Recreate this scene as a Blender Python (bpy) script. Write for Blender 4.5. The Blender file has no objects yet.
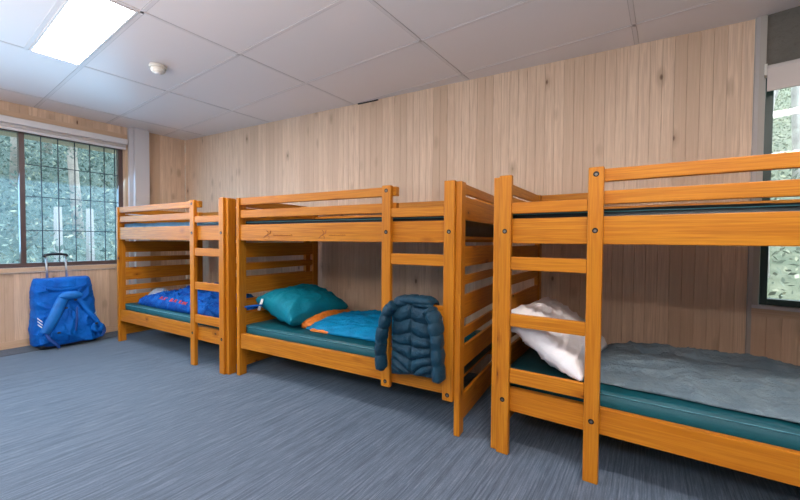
import bpy, bmesh, math, random
from mathutils import Vector, Matrix, noise
import numpy as np

# ------------------------------------------------------------------ camera, sky, exposure
C = bpy.context.scene.collection
scn = bpy.context.scene
CAMZ = 1.105
cd = bpy.data.cameras.new('camera'); cam = bpy.data.objects.new('camera', cd); C.objects.link(cam)
cd.sensor_width = 36; cd.lens = 368.39/800*36; cd.clip_start = .05; cd.clip_end = 300
YAW, PITCH, ROLL = 0.5082, 0.0264, 0.0072
cam.matrix_world = Matrix.Translation((0, 0, CAMZ)) @ Matrix.Rotation(YAW, 4, 'Z') @ Matrix.Rotation(math.pi/2-PITCH, 4, 'X') @ Matrix.Rotation(ROLL, 4, 'Z')
scn.camera = cam
scn.view_settings.view_transform = 'Standard'; scn.view_settings.look = 'None'
scn.view_settings.exposure = 1.08; scn.view_settings.gamma = 1; scn.view_settings.use_curve_mapping = False
SKY_STRENGTH = 3.3
PANEL_STRENGTH = 20
w = bpy.data.worlds.new('sky'); scn.world = w; w.use_nodes = True
nt = w.node_tree; nt.nodes.clear()
out = nt.nodes.new('ShaderNodeOutputWorld'); bg = nt.nodes.new('ShaderNodeBackground'); sky = nt.nodes.new('ShaderNodeTexSky')
sky.sky_type = 'HOSEK_WILKIE'; sky.sun_direction = (.35, -.25, .9); sky.turbidity = 8; sky.ground_albedo = .3
mx = nt.nodes.new('ShaderNodeMixRGB'); mx.inputs[0].default_value = .9; mx.inputs[2].default_value = (.78, .89, 1.0, 1)
nt.links.new(sky.outputs[0], mx.inputs[1]); nt.links.new(mx.outputs[0], bg.inputs[0]); bg.inputs[1].default_value = SKY_STRENGTH
nt.links.new(bg.outputs[0], out.inputs[0])

# added fill lamp aimed up at the ceiling behind the viewer, and daylight through the left windows
def area(name, loc, rot, sx, sy, power, col):
    l = bpy.data.lights.new(name, 'AREA'); l.shape = 'RECTANGLE'; l.size = sx; l.size_y = sy; l.energy = power; l.color = col
    o = bpy.data.objects.new(name, l); C.objects.link(o); o.location = loc; o.rotation_euler = rot; return o
area('added_ceiling_fill', (-1.2, -.9, 1.12), (math.radians(180), 0, 0), 5.0, 1.6, 75, (1.0, .94, .92))
area('daylight_left_window', (-5.42, .2, 1.5), (math.radians(59), 0, math.radians(-95)), 4.2, 1.3, 48, (.34, .66, 1.0))

# ------------------------------------------------------------------ node helpers
def lin(r, g, b):
    f = lambda c: ((c/255+.055)/1.055)**2.4 if c > 10 else c/255/12.92
    return (f(r), f(g), f(b), 1)
class M:
    def __init__(s, name):
        s.m = bpy.data.materials.new(name); s.m.use_nodes = True; s.t = s.m.node_tree; s.t.nodes.clear()
        s.o = s.n('OutputMaterial'); s.b = s.n('BsdfPrincipled'); s.l(s.b.outputs[0], s.o.inputs[0])
    def n(s, k, **kw):
        x = s.t.nodes.new('ShaderNode'+k)
        for a, b in kw.items(): setattr(x, a, b)
        return x
    def l(s, a, b): s.t.links.new(a, b)
    def put(s, sock, v):
        if isinstance(v, bpy.types.NodeSocket): s.l(v, sock)
        else: sock.default_value = v
    def set(s, **kw):
        for k, v in kw.items(): s.put(s.b.inputs[k.replace('_', ' ')], v)
        return s
    def math(s, op, a, b=0.0, c=0.0):
        x = s.n('Math', operation=op); s.put(x.inputs[0], a); s.put(x.inputs[1], b); s.put(x.inputs[2], c); return x.outputs[0]
    def mix(s, f, a, b, mode='MIX'):
        x = s.n('MixRGB', blend_type=mode); s.put(x.inputs[0], f); s.put(x.inputs[1], a); s.put(x.inputs[2], b); return x.outputs[0]
    def ramp(s, v, lo, hi):
        x = s.n('MapRange'); x.clamp = True; s.put(x.inputs[0], v); x.inputs[1].default_value = lo; x.inputs[2].default_value = hi; return x.outputs[0]
    def noise(s, vec, scale, detail=3, rough=.5, dist=0):
        x = s.n('TexNoise'); s.l(vec, x.inputs['Vector']); x.inputs['Scale'].default_value = scale; x.inputs['Detail'].default_value = detail
        x.inputs['Roughness'].default_value = rough; x.inputs['Distortion'].default_value = dist; return x.outputs['Fac']
    def mapv(s, vec, sc):
        x = s.n('Mapping'); s.l(vec, x.inputs[0]); x.inputs['Scale'].default_value = sc; return x.outputs[0]
    def bump(s, h, strength, dist=.01):
        x = s.n('Bump'); x.inputs['Strength'].default_value = strength; x.inputs['Distance'].default_value = dist; s.l(h, x.inputs['Height'])
        s.l(x.outputs[0], s.b.inputs['Normal'])
    def coord(s): return s.n('TexCoord').outputs['Object']
    def attr(s, name='gc'): return s.n('Attribute', attribute_name=name).outputs['Vector']

def wood_mat(name, light, mid, dark, knotc, rough=.4, knots=(2.2, 7.0), board_var=.5, coat=0.0, grain=1.0, knot_rare=.5):
    m = M(name); g = m.attr()
    a = m.noise(m.mapv(g, (1.3, 38, 38)), 1.0, 4, .6, .6)
    b = m.noise(m.mapv(g, (5, 160, 160)), 1.0, 2, .5)
    sep = m.n('SeparateXYZ'); m.l(g, sep.inputs[0])
    vo = m.n('TexVoronoi'); vo.inputs['Scale'].default_value = 1; m.l(m.mapv(g, (knots[0], knots[1], knots[1])), vo.inputs['Vector'])
    vsep = m.n('SeparateColor'); m.l(vo.outputs['Color'], vsep.inputs[0])
    kd = m.math('ADD', vo.outputs['Distance'], m.math('GREATER_THAN', vsep.outputs[0], knot_rare))
    # grain bows around knots
    bow = m.math('MULTIPLY', m.math('POWER', m.math('SUBTRACT', 1.0, m.ramp(kd, 0, .45)), 2), 6.0)
    ring = m.math('SINE', m.math('ADD', m.math('MULTIPLY', a, 26.0), bow))
    ring = m.math('MULTIPLY_ADD', ring, .5, .5)
    rnd = m.n('TexWhiteNoise', noise_dimensions='1D'); m.l(m.math('FLOOR', m.math('MULTIPLY', sep.outputs[2], 1.0)), rnd.inputs['W'])
    col = m.mix(m.math('MULTIPLY', ring, .55*grain), light, mid)
    col = m.mix(m.math('MULTIPLY', m.ramp(b, .45, .75), .35*grain), col, dark)
    col = m.mix(m.math('MULTIPLY', m.math('SUBTRACT', rnd.outputs['Value'], .35), board_var), col, mid)
    big = m.noise(m.mapv(g, (1.2, 5, 5)), 1.0, 2)
    col = m.mix(m.math('MULTIPLY', m.ramp(big, .5, .75), .35*grain), col, mid)
    halo = m.math('MULTIPLY', m.math('SUBTRACT', 1.0, m.ramp(kd, .06, .26)), .7)
    col = m.mix(halo, col, dark)
    core = m.math('SUBTRACT', 1.0, m.ramp(kd, .045, .085))
    col = m.mix(core, col, knotc)
    m.set(Base_Color=col, Roughness=rough, Coat_Weight=coat, Coat_Roughness=.25)
    if rough < .45: m.set(Specular_IOR_Level=.32)
    m.bump(m.math('ADD', ring, b), .06, .002)
    return m.m

orange_wood = wood_mat('varnished orange pine', (.64, .25, .018, 1), (.50, .155, .006, 1), (.27, .065, .003, 1), (.08, .018, .003, 1), .40, (4.5, 9), .55, .0, 1.25, .42)
wall_wood = wood_mat('limed pine lining', (.84, .63, .46, 1), (.62, .43, .29, 1), (.45, .29, .18, 1), (.22, .125, .075, 1), .5, (3.4, 7), 1.3, 0, .9, .68)
trim_wood = wood_mat('pale pine trim', (.70, .50, .34, 1), (.58, .38, .23, 1), (.44, .26, .14, 1), (.17, .085, .04, 1), .5, (5, 8), .3, 0, .7, .2)

def plain(name, col, rough=.5, **kw):
    m = M(name); m.set(Base_Color=col, Roughness=rough, **kw); return m.m
def cloth(name, col, col2, rough=.8, sc=6, bumps=.25, fine=260, sheen=0.0, **kw):
    m = M(name); c = m.coord(); n1 = m.noise(c, sc, 5, .6, .5); n2 = m.noise(c, fine, 2)
    m.set(Base_Color=m.mix(m.ramp(n1, .35, .65), col, col2), Roughness=rough, Sheen_Weight=sheen, **kw)
    m.bump(m.math('ADD', m.math('MULTIPLY', n2, .25), m.noise(c, sc*6, 4, .6, 1.2)), bumps, .01); return m.m

def mat_carpet(name, base, dark, light):
    m = M(name); c = m.coord()
    a = m.noise(m.mapv(c, (95, .9, 1)), 1.0, 4, .75)
    b = m.noise(m.mapv(c, (120, 6, 1)), 1.0, 3, .7)
    f = m.noise(c, 170, 4, .8)
    col = m.mix(m.ramp(a, .38, .58), dark, base)
    col = m.mix(m.math('MULTIPLY', m.ramp(b, .5, .68), .6), col, light)
    col = m.mix(m.math('MULTIPLY', m.math('SUBTRACT', 1.0, m.ramp(b, .30, .46)), .7), col, dark)
    col = m.mix(m.math('MULTIPLY', m.ramp(f, .48, .66), .55), col, dark)
    m.set(Base_Color=col, Roughness=.85, Sheen_Weight=.45, Sheen_Roughness=.4, Sheen_Tint=(.42, .72, 1, 1))  # blue sheen tint stands in for window light on the pile
    m.bump(m.math('ADD', m.math('ADD', f, b), a), .5, .003); return m.m
carpet = mat_carpet('ribbed blue grey carpet', (.128, .165, .225, 1), (.052, .072, .105, 1), (.23, .275, .35, 1))
carpet_dark = mat_carpet('charcoal carpet edge', (.085, .082, .095, 1), (.045, .045, .055, 1), (.12, .115, .13, 1))

def mat_ceiling():
    m = M('ceiling tile'); c = m.coord(); n = m.noise(c, 1.2, 2); n2 = m.noise(c, 300, 2)
    m.set(Base_Color=m.mix(n, (.78, .73, .73, 1), (.80, .75, .75, 1)), Roughness=.38, Specular_IOR_Level=.35); m.bump(n2, .05, .002); return m.m
ceil_m = mat_ceiling()
tbar_m = plain('ceiling grid bar', (.72, .675, .675, 1), .4)
gap_m = plain('tile edge', (.50, .465, .465, 1), .8)
white_m = plain('white painted metal', (.72, .70, .70, 1), .4)
greypaint = plain('pale grey paint', (.62, .60, .62, 1), .45)
ivory = plain('ivory plastic', (.74, .71, .64, 1), .35)
blind_m = cloth('white blind fabric', (.80, .76, .73, 1), (.76, .72, .69, 1), .8, 3, .03)
blindpink = cloth('off white roller blind', (.66, .58, .53, 1), (.64, .56, .51, 1), .8, 3, .03)
bronze = plain('brown window frame', (.115, .075, .072, 1), .35)
grille_m = plain('dark window grille', (.02, .035, .055, 1), .4)
greenframe = plain('dark green window frame', (.004, .038, .028, 1), .35)
steel = plain('bolt steel', (.22, .21, .20, 1), .3, Metallic=1.0)
blackm = plain('dark bolt hole', (.01, .008, .007, 1), .7)
alu = plain('trolley aluminium', (.55, .57, .60, 1), .35, Metallic=.8)
blackp = plain('black plastic', (.015, .016, .02, 1), .4)
vinyl = cloth('teal mattress vinyl', (.003, .075, .100, 1), (.004, .09, .118, 1), .5, 4, .12, 30, Specular_IOR_Level=.3)
vinyl_up = cloth('blue window sheen vinyl', (.10, .30, .46, 1), (.05, .19, .33, 1), .4, 5, .25, 30)  # teal vinyl with the window's reflection put in as lighter blue
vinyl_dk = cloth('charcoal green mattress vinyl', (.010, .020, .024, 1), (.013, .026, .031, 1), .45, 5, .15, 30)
piping_m = plain('mattress seam piping', (.06, .24, .30, 1), .35)
bagblue = cloth('blue nylon sleeping bag', (.002, .15, .60, 1), (.001, .05, .34, 1), .6, 12, .9, 80, Specular_IOR_Level=.2)
teal_p = cloth('teal nylon', (.002, .24, .34, 1), (.002, .19, .28, 1), .6, 7, .5, 120, Specular_IOR_Level=.2)
turq = cloth('turquoise nylon quilt', (.001, .25, .50, 1), (.001, .19, .41, 1), .6, 8, .6, 90, Specular_IOR_Level=.2)
orange_c = cloth('orange lining', (.75, .22, .02, 1), (.62, .16, .01, 1), .6, 8, .4, 120)
grey_c = cloth('grey blue travel quilt', (.21, .285, .335, 1), (.14, .205, .255, 1), .62, 8, 1.0, 70)
white_c = cloth('white cotton', (.90, .88, .90, 1), (.86, .84, .86, 1), .8, 6, .35, 200)
jacket_m = cloth('dark teal puffer nylon', (.006, .040, .075, 1), (.010, .058, .10, 1), .42, 14, .6, 90, Specular_IOR_Level=.3)
duffel_m = cloth('bright blue ripstop', (.001, .16, .64, 1), (.001, .10, .48, 1), .6, 8, .8, 60, Specular_IOR_Level=.2)
duffel_lt = cloth('light blue panel', (.002, .20, .68, 1), (.002, .15, .56, 1), .55, 8, .4, 100)
duffel_dk = cloth('deep blue webbing', (.004, .065, .34, 1), (.004, .05, .28, 1), .6, 20, .3, 100)
logo_w = plain('white print', (.75, .78, .80, 1), .5)
red_p = plain('red print', (.85, .06, .05, 1), .5)
burn_m = plain('burnt brand mark', (.30, .075, .008, 1), .6)
def mat_concrete():
    m = M('rough grey concrete'); c = m.coord(); n = m.noise(c, 9, 6, .7); v = m.n('TexVoronoi'); v.inputs['Scale'].default_value = 55; m.l(c, v.inputs['Vector'])
    pit = m.math('SUBTRACT', 1.0, m.ramp(v.outputs['Distance'], .05, .3))
    col = m.mix(n, (.11, .10, .082, 1), (.24, .22, .185, 1)); col = m.mix(m.math('MULTIPLY', m.math('MULTIPLY', pit, m.ramp(m.noise(c, 30, 3), .5, .6)), .5), col, (.05, .05, .045, 1))
    m.set(Base_Color=col, Roughness=.95); m.bump(m.noise(c, 45, 6, .75), .9, .012); return m.m
concrete = mat_concrete()
def mat_glass():
    m = M('window glass'); m.t.nodes.remove(m.b)
    tr = m.n('BsdfTransparent'); tr.inputs[0].default_value = (.93, .965, .96, 1); gl = m.n('BsdfGlossy'); gl.inputs['Roughness'].default_value = .03
    fr = m.n('Fresnel'); fr.inputs[0].default_value = 1.45; mix = m.n('MixShader')
    m.l(fr.outputs[0], mix.inputs[0]); m.l(tr.outputs[0], mix.inputs[1]); m.l(gl.outputs[0], mix.inputs[2]); dif = m.n('BsdfTranslucent'); dif.inputs[0].default_value = (.9, .93, .95, 1); m2 = m.n('MixShader'); m2.inputs[0].default_value = .032  # small translucent share lays a haze over the view outside
    m.l(mix.outputs[0], m2.inputs[1]); m.l(dif.outputs[0], m2.inputs[2]); m.l(m2.outputs[0], m.o.inputs[0]); return m.m
glass = mat_glass()
def mat_emit(name, col, st):
    m = M(name); m.set(Base_Color=(.8, .8, .8, 1), Emission_Color=col, Emission_Strength=st); return m.m
lamp_m = mat_emit('lamp diffuser', (1.0, .93, .88, 1), PANEL_STRENGTH)
def mat_leaf(name, a, b, c3):
    m = M(name); g = m.attr('tint'); sep = m.n('SeparateXYZ'); m.l(g, sep.inputs[0])
    col = m.mix(m.ramp(sep.outputs[0], 0, .6), a, b); col = m.mix(m.ramp(sep.outputs[0], .75, 1.0), col, c3)
    m.set(Base_Color=col, Roughness=.6); return m.m
leaf_blue = mat_leaf('blue green foliage', (.035, .085, .075, 1), (.125, .20, .18, 1), (.36, .40, .29, 1))  # outdoor haze is put into the pale blue green leaf colour
leaf_pale = mat_leaf('pale scrub foliage', (.05, .07, .035, 1), (.15, .17, .11, 1), (.38, .36, .23, 1))
bark = cloth('pale bark', (.50, .46, .42, 1), (.30, .27, .25, 1), .9, 4, .6, 40)
grass_m = cloth('pale dry grass', (.08, .10, .055, 1), (.19, .19, .12, 1), .95, 3, 1.0, 30)
slope_m = cloth('leafy hillside', (.06, .11, .10, 1), (.12, .18, .165, 1), .95, 2, 1.0, 20)

# ------------------------------------------------------------------ object helpers
def link(o, parent=None):
    C.objects.link(o)
    if parent is not None: o.parent = parent
    return o
def mesh_obj(name, bm, mat, parent=None, smooth=False):
    me = bpy.data.meshes.new(name)
    if not isinstance(mat, (list, tuple)): mat = [mat]
    for mm in mat: me.materials.append(mm)
    bm.normal_update(); bm.to_mesh(me); bm.free()
    if smooth:
        for p in me.polygons: p.use_smooth = True
    return link(bpy.data.objects.new(name, me), parent)
def thing(name, label, cat, loc=(0, 0, 0), rz=0, group=None):
    o = bpy.data.objects.new(name, None); o.empty_display_size = .1; C.objects.link(o); o.location = loc; o.rotation_euler = (0, 0, rz)
    return tag(o, label, cat, group)
def tag(o, label, cat, group=None, kind=None):
    o['label'] = label; o['category'] = cat
    if group: o['group'] = group
    if kind: o['kind'] = kind
    return o
def struct(o): o['kind'] = 'structure'; return o
def box(bm, x0, x1, y0, y1, z0, z1, bev=0.0, seg=2):
    vs = [bm.verts.new(p) for p in ((x0,y0,z0),(x1,y0,z0),(x1,y1,z0),(x0,y1,z0),(x0,y0,z1),(x1,y0,z1),(x1,y1,z1),(x0,y1,z1))]
    fs = [bm.faces.new([vs[i] for i in f]) for f in ((0,3,2,1),(4,5,6,7),(0,1,5,4),(1,2,6,5),(2,3,7,6),(3,0,4,7))]
    if bev:
        es = list({e for f in fs for e in f.edges}); r = bmesh.ops.bevel(bm, geom=es, offset=bev, segments=seg, affect='EDGES', profile=.6)
        return r
def setgc(o, axis, seed):
    """grain coordinates: length axis first, plus an offset of its own for every board"""
    me = o.data; n = len(me.vertices); co = np.empty(n*3, dtype=np.float32); me.vertices.foreach_get('co', co); co = co.reshape(-1, 3)
    oth = [i for i in range(3) if i != axis]; R = random.Random(seed)
    g = np.stack([co[:, axis]+R.uniform(0, 60), co[:, oth[0]]+R.uniform(0, 30), co[:, oth[1]]+R.randint(1, 400)+.4], 1).astype(np.float32)
    at = me.attributes.new('gc', 'FLOAT_VECTOR', 'POINT'); at.data.foreach_set('vector', g.ravel())
SEED = [100]
def plank(name, x0, x1, y0, y1, z0, z1, parent, mat=None, bev=.004, m=None):
    bm = bmesh.new(); box(bm, min(x0, x1), max(x0, x1), y0, y1, z0, z1, bev)
    o = mesh_obj(name, bm, mat or orange_wood, parent); SEED[0] += 1
    d = (abs(x1-x0), y1-y0, z1-z0); setgc(o, d.index(max(d)), SEED[0]); return o
def boxobj(name, x0, x1, y0, y1, z0, z1, mat, parent=None, bev=0.0):
    bm = bmesh.new(); box(bm, x0, x1, y0, y1, z0, z1, bev); return mesh_obj(name, bm, mat, parent)
def tube(bm, pts, r, n=8, closed=False, flat=1.0, cap=True):
    pts = [Vector(p) for p in pts]; rings = []; up = Vector((0, 0, 1))
    for i, p in enumerate(pts):
        a = pts[i-1] if i > 0 else p; b = pts[i+1] if i < len(pts)-1 else p
        t = (b-a).normalized(); s = t.cross(up)
        if s.length < .1: s = t.cross(Vector((1, 0, 0)))
        s.normalize(); u = s.cross(t)
        ri = r[i] if isinstance(r, (list, tuple)) else r
        rings.append([bm.verts.new(p + s*math.cos(2*math.pi*k/n)*ri + u*math.sin(2*math.pi*k/n)*ri*flat) for k in range(n)])
    for a, b in zip(rings, rings[1:]):
        for k in range(n): bm.faces.new((a[k], a[(k+1) % n], b[(k+1) % n], b[k]))
    if cap: bm.faces.new(rings[0][::-1]); bm.faces.new(rings[-1])
def lathe(bm, prof, n=32, origin=(0, 0, 0), axis='Z'):
    rings = []
    for r, h in prof:
        ring = []
        for k in range(n):
            a = 2*math.pi*k/n; x, y = r*math.cos(a), r*math.sin(a)
            p = (x, y, h) if axis == 'Z' else (x, -h, y)
            ring.append(bm.verts.new(Vector(p)+Vector(origin)))
        rings.append(ring)
    for a, b in zip(rings, rings[1:]):
        for k in range(n): bm.faces.new((a[k], a[(k+1) % n], b[(k+1) % n], b[k]))
    bm.faces.new(rings[0][::-1]); bm.faces.new(rings[-1])
def grid_closed(bm, nu, nv, top, bot):
    """closed skin: top(u,v) and bot(u,v) meet along the rim; u,v in 0..1"""
    T = [[bm.verts.new(top(i/nu, j/nv)) for j in range(nv+1)] for i in range(nu+1)]
    B = [[T[i][j] if i in (0, nu) or j in (0, nv) else bm.verts.new(bot(i/nu, j/nv)) for j in range(nv+1)] for i in range(nu+1)]
    for i in range(nu):
        for j in range(nv):
            bm.faces.new((T[i][j], T[i+1][j], T[i+1][j+1], T[i][j+1]))
            q = (B[i][j], B[i][j+1], B[i+1][j+1], B[i+1][j])
            try: bm.faces.new(q)
            except ValueError: pass
def fb(x, y, z, oct=4): return noise.fractal(Vector((x, y, z)), 1.0, 2.0, oct)
def ridge(x, y, z): return 1-abs(noise.noise(Vector((x, y, z)))*2)

# ------------------------------------------------------------------ room
HC = 2.435; YB = 2.97
XR = .775; YR = 2.96; AR = math.radians(-14)     # right wall starts here and turns towards the room
XL = -5.0; AL = math.radians(85)
dl = Vector((math.cos(AL), math.sin(AL), 0)); dr = Vector((math.cos(AR), math.sin(AR), 0))
PL = Vector((XL, YB, 0)); PR = Vector((XR, YR, 0)); 
FRONT = -3.2
pl_front = PL + dl*((FRONT-YB)/dl.y)
RLEN = 2.75; pr_end = PR + dr*RLEN
def poly_slab(name, pts, z0, z1, mat):
    bm = bmesh.new(); a = [bm.verts.new((x, y, z0)) for x, y in pts]; b = [bm.verts.new((x, y, z1)) for x, y in pts]; n = len(pts)
    bm.faces.new(a[::-1]); bm.faces.new(b)
    for i in range(n): bm.faces.new((a[i], a[(i+1) % n], b[(i+1) % n], b[i]))
    return mesh_obj(name, bm, mat)
foot = [(pl_front.x-.3, FRONT-.2), (pr_end.x+.3, FRONT-.2), (pr_end.x+.3, pr_end.y+.12), (XR+.05, YB+.2), (XL-.02, YB+.2), (XL-.15, YB)]
fl = struct(poly_slab('floor', foot, -.12, 0, carpet))
fl_rot = math.radians(-5.0)
for v in fl.data.vertices: v.co = Matrix.Rotation(-fl_rot, 3, 'Z') @ v.co   # ribs of the carpet follow the window wall
fl.rotation_euler.z = fl_rot
# panelled wall: real tongue and groove boards; local x along the wall, y = into the room is -y, z up
def panel_wall(name, p0, ang, x0, x1, z0, z1, seed, thick=.10, wboard=.0655, mat=None, parent=None):
    """boards stand on the line from p0 along ang; the room is on the local -y side"""
    R = random.Random(seed); co = []; faces = []; gc = []
    n = int(math.ceil((x1-x0)/wboard)); off = None
    for i in range(n):
        a = x0+i*wboard; b = min(x1, a+wboard)
        if i % 2 == 0: off = (R.uniform(0, 60), R.uniform(0, 30), R.randint(1, 900)+.4)
        gd = .0032; gw = .0020
        prof = [(a, gd), (a+gw, 0), (b-gw, 0), (b, gd)]
        base = len(co)
        for z in (z0, z1):
            for x, y in prof:
                co.append((x, y, z)); gc.append((z+off[0], x-x0+off[1], off[2]))
        for k in range(3): faces.append((base+k, base+k+1, base+4+k+1, base+4+k))
    base = len(co)
    for x, y, z in ((x0, .0045, z0), (x1, .0045, z0), (x1, thick, z0), (x0, thick, z0), (x0, .0045, z1), (x1, .0045, z1), (x1, thick, z1), (x0, thick, z1)):
        co.append((x, y, z)); gc.append((z, x, .4))
    for f in ((0, 3, 2, 1), (4, 5, 6, 7), (1, 2, 6, 5), (2, 3, 7, 6), (3, 0, 4, 7)): faces.append(tuple(base+k for k in f))
    me = bpy.data.meshes.new(name); me.from_pydata(co, [], faces); me.materials.append(mat or wall_wood)
    at = me.attributes.new('gc', 'FLOAT_VECTOR', 'POINT'); at.data.foreach_set('vector', np.array(gc, dtype=np.float32).ravel())
    o = link(bpy.data.objects.new(name, me), parent); o.location = (p0[0], p0[1], 0); o.rotation_euler = (0, 0, ang); return o
struct(panel_wall('wall_back', (0, YB), 0, XL-.0, XR-.018, 0, HC, 3))
# left wall: local x runs from the near end to the corner, room on its -y side
angL = AL; 
def lw(s, d=0): # s = distance from the corner towards the camera, d = out from the wall into the room
    p = PL - dl*s + Vector((math.sin(AL), -math.cos(AL), 0))*d; return p
def ly(y): return (YB-y)/dl.y    # distance along wall for a world y
LT = (YB-FRONT)/dl.y
S0, S1 = ly(2.265), ly(-2.2)      # window opening along wall
WZ0, WZ1 = .80, 2.20
for nm, a, b, z0, z1, sd in (('wall_left', -LT, -S1, 0, HC, 5), ('wall_left', -S1, -S0, 0, WZ0-.05, 6), ('wall_left', -S1, -S0, WZ1, HC, 7), ('wall_left', -S0, 0, 0, HC, 8)):
    struct(panel_wall(nm, (PL.x, PL.y), AL, a, b, z0, z1, sd, thick=.12))
def left_box(name, s0, s1, d0, d1, z0, z1, mat, bev=.002, gc=True, parent=None):
    """box on the left wall; local frame: x along wall (towards the corner), y out of the room"""
    bm = bmesh.new(); box(bm, -s1, -s0, -d1, -d0, z0, z1, bev); o = mesh_obj(name, bm, mat, parent)
    if parent is None: o.location = (PL.x, PL.y, 0); o.rotation_euler = (0, 0, AL)
    if gc:
        SEED[0] += 1; d = (s1-s0, d1-d0, z1-z0); setgc(o, d.index(max(d)), SEED[0])
    return o
# right wall: concrete above, panelled below the sill, window between
RZ0, RZ1 = .735, 2.12
JAMB = .05
struct(panel_wall('wall_right', (PR.x, PR.y), AR, .0, RLEN, 0, .715, 11, thick=.12))
o = struct(boxobj('wall_right', 0, RLEN, .0, .14, 2.09, HC, concrete)); o.location = PR; o.rotation_euler.z = AR
WR1 = 1.75
o = struct(boxobj('wall_right', WR1, RLEN, .0, .14, .715, 2.09, concrete)); o.location = PR; o.rotation_euler.z = AR
o = struct(boxobj('wall_front', pl_front.x-.1, pr_end.x+.1, FRONT-.12, FRONT, 0, HC, plain('plain painted wall', (.20, .15, .11, 1), .7)))
for k in range(4):  # made-up windows: bare frames added to go with the fill lamp
    wf = struct(bpy.data.objects.new('added_window', None)); C.objects.link(wf); wf.location = (-3.4+1.6*k, FRONT, 0)
    for a, b, z0, z1 in ((-.74, -.68, .5, 2.0), (.68, .74, .5, 2.0), (-.68, .68, .5, .56), (-.68, .68, 1.94, 2.0)): boxobj('window_frame', a, b, .0, .03, z0, z1, white_m, wf)
o = struct(boxobj('wall_side', pr_end.x, pr_end.x+.12, FRONT, pr_end.y+.02, 0, HC, plain('plain painted side wall', (.20, .15, .11, 1), .7)))
# ceiling with lay-in tiles (1.2 x 0.6) on T bars
AG = math.radians(-6.8); gx = 1.166; gy = .603; G0 = Vector((-3.56, 1.318, 0))
bm = bmesh.new(); box(bm, -8, 8, -8, 8, 0, .05)
geom = bm.verts[:]+bm.edges[:]+bm.faces[:]
ceil = struct(poly_slab('ceiling', foot, HC, HC+.1, ceil_m)); bm.free()
eX = Vector((math.cos(AG), math.sin(AG), 0)); eY = Vector((-math.sin(AG), math.cos(AG), 0))
def in_room(p, mg=.004):
    if p.y > YB-mg or p.y < FRONT+mg or p.x > pr_end.x-mg: return False
    nL = Vector((math.sin(AL), -math.cos(AL), 0)); 
    if (p-PL).dot(nL) < mg: return False
    nR = Vector((math.sin(AR), -math.cos(AR), 0))
    if p.x > XR and (p-PR).dot(nR) < mg: return False
    return True
def bar_line(p0, d, names):
    ts = [t*.01 for t in range(-1200, 1200) if in_room(p0+d*(t*.01))]
    if not ts: return
    t0, t1 = ts[0], ts[-1]; L = t1-t0; ang = math.atan2(d.y, d.x); c = p0+d*((t0+t1)/2)
    o = struct(boxobj('ceiling_grid', -L/2, L/2, -.011, .011, -.003, .004, tbar_m, bev=.001)); o.name = 'trim_1'
    o.location = (c.x, c.y, HC); o.rotation_euler.z = ang
    for sgn in (-1, 1):
        o = struct(boxobj('trim_2', -L/2, L/2, sgn*.0125-.0012, sgn*.0125+.0012, -.0012, .003, gap_m)); o.location = (c.x, c.y, HC); o.rotation_euler.z = ang
for j in range(-8, 6): bar_line(G0+eY*gy*j, eX, 'x')
for i in range(-3, 8): bar_line(G0+eX*gx*i, eY, 'y')

o = struct(boxobj('trim_2', -2.13, -1.90, YB-.012, YB-.001, HC-.011, HC-.0005, plain('dark gap', (.02, .018, .016, 1), .9)))

# ------------------------------------------------------------------ left window
win = struct(bpy.data.objects.new('window_1', None)); C.objects.link(win); win.location = (PL.x, PL.y, 0); win.rotation_euler.z = AL
def lb(name, s0, s1, d0, d1, z0, z1, mat, bev=.002, parent=win):
    bm = bmesh.new(); box(bm, -s1, -s0, -d1, -d0, z0, z1, bev); return mesh_obj(name, bm, mat, parent)
sR = ly(2.262); sM = ly(1.405); sN = ly(-.6)
fz0, fz1 = .80, 2.19
lb('window_frame', S0, S1, -.09, -.03, fz0, fz0+.045, bronze); lb('window_frame', S0, S1, -.09, -.03, fz1-.03, fz1, bronze)
lb('window_frame', S0, S0+.045, -.09, -.03, fz0+.045, fz1-.03, bronze); lb('window_frame', S1-.045, S1, -.09, -.03, fz0+.045, fz1-.03, bronze)
lb('window_mullion', sM-.02, sM+.02, -.095, -.02, fz0+.045, fz1-.03, bronze)
lb('window_mullion', sN-.02, sN+.02, -.095, -.02, fz0+.045, fz1-.03, bronze)
for a, b in ((S0+.045, sM-.02), (sM+.02, sN-.02), (sN+.02, S1-.045)): lb('pane', a, b, -.062, -.058, fz0+.045, fz1-.03, glass, 0)
gr = bmesh.new()
for yv in (1.552, 1.685, 1.824, 1.957, 2.090, 2.19):
    s = ly(yv); box(gr, -s-.004, -s+.004, .046, .054, fz0+.045, fz1-.03)
for z in (1.18, 1.529, 1.855): box(gr, -(sM-.02), -(S0+.045), .046, .054, z-.004, z+.004)
mesh_obj('window_grille', gr, grille_m, win)
def ltrim(name, *a, **k): o = left_box(name, *a, **k); struct(o); return o
ltrim('trim_3', ly(2.30), S1+.05, .0, .025, .755, .80, trim_wood)                      # sill board
ltrim('trim_3', ly(2.262), S1, -.03, .0, .775, .80, greypaint, gc=False)
ltrim('trim_4', ly(2.30), S1+.05, .001, .018, 2.285, 2.345, trim_wood)
ltrim('trim_4', ly(2.302), ly(2.27), .001, .018, .80, 2.285, trim_wood)                  # right casing
ltrim('trim_5', ly(2.50), ly(2.345), .001, .10, 0, HC-.002, greypaint, gc=False)            # pilaster boxing
ltrim('trim_5', ly(2.345), ly(2.302), .001, .05, 0, HC-.002, greypaint, gc=False)
struct(left_box('baseboard_left', ly(2.345)+.001, LT, .001, .016, 0, .075, trim_wood))
struct(left_box('baseboard_left', 0.02, ly(2.50), .001, .016, 0, .075, trim_wood))
# dark carpet margin along the window wall
struct(left_box('trim_6', .02, LT, .017, .30, .0005, .0035, carpet_dark, bev=0, gc=False))
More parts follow.
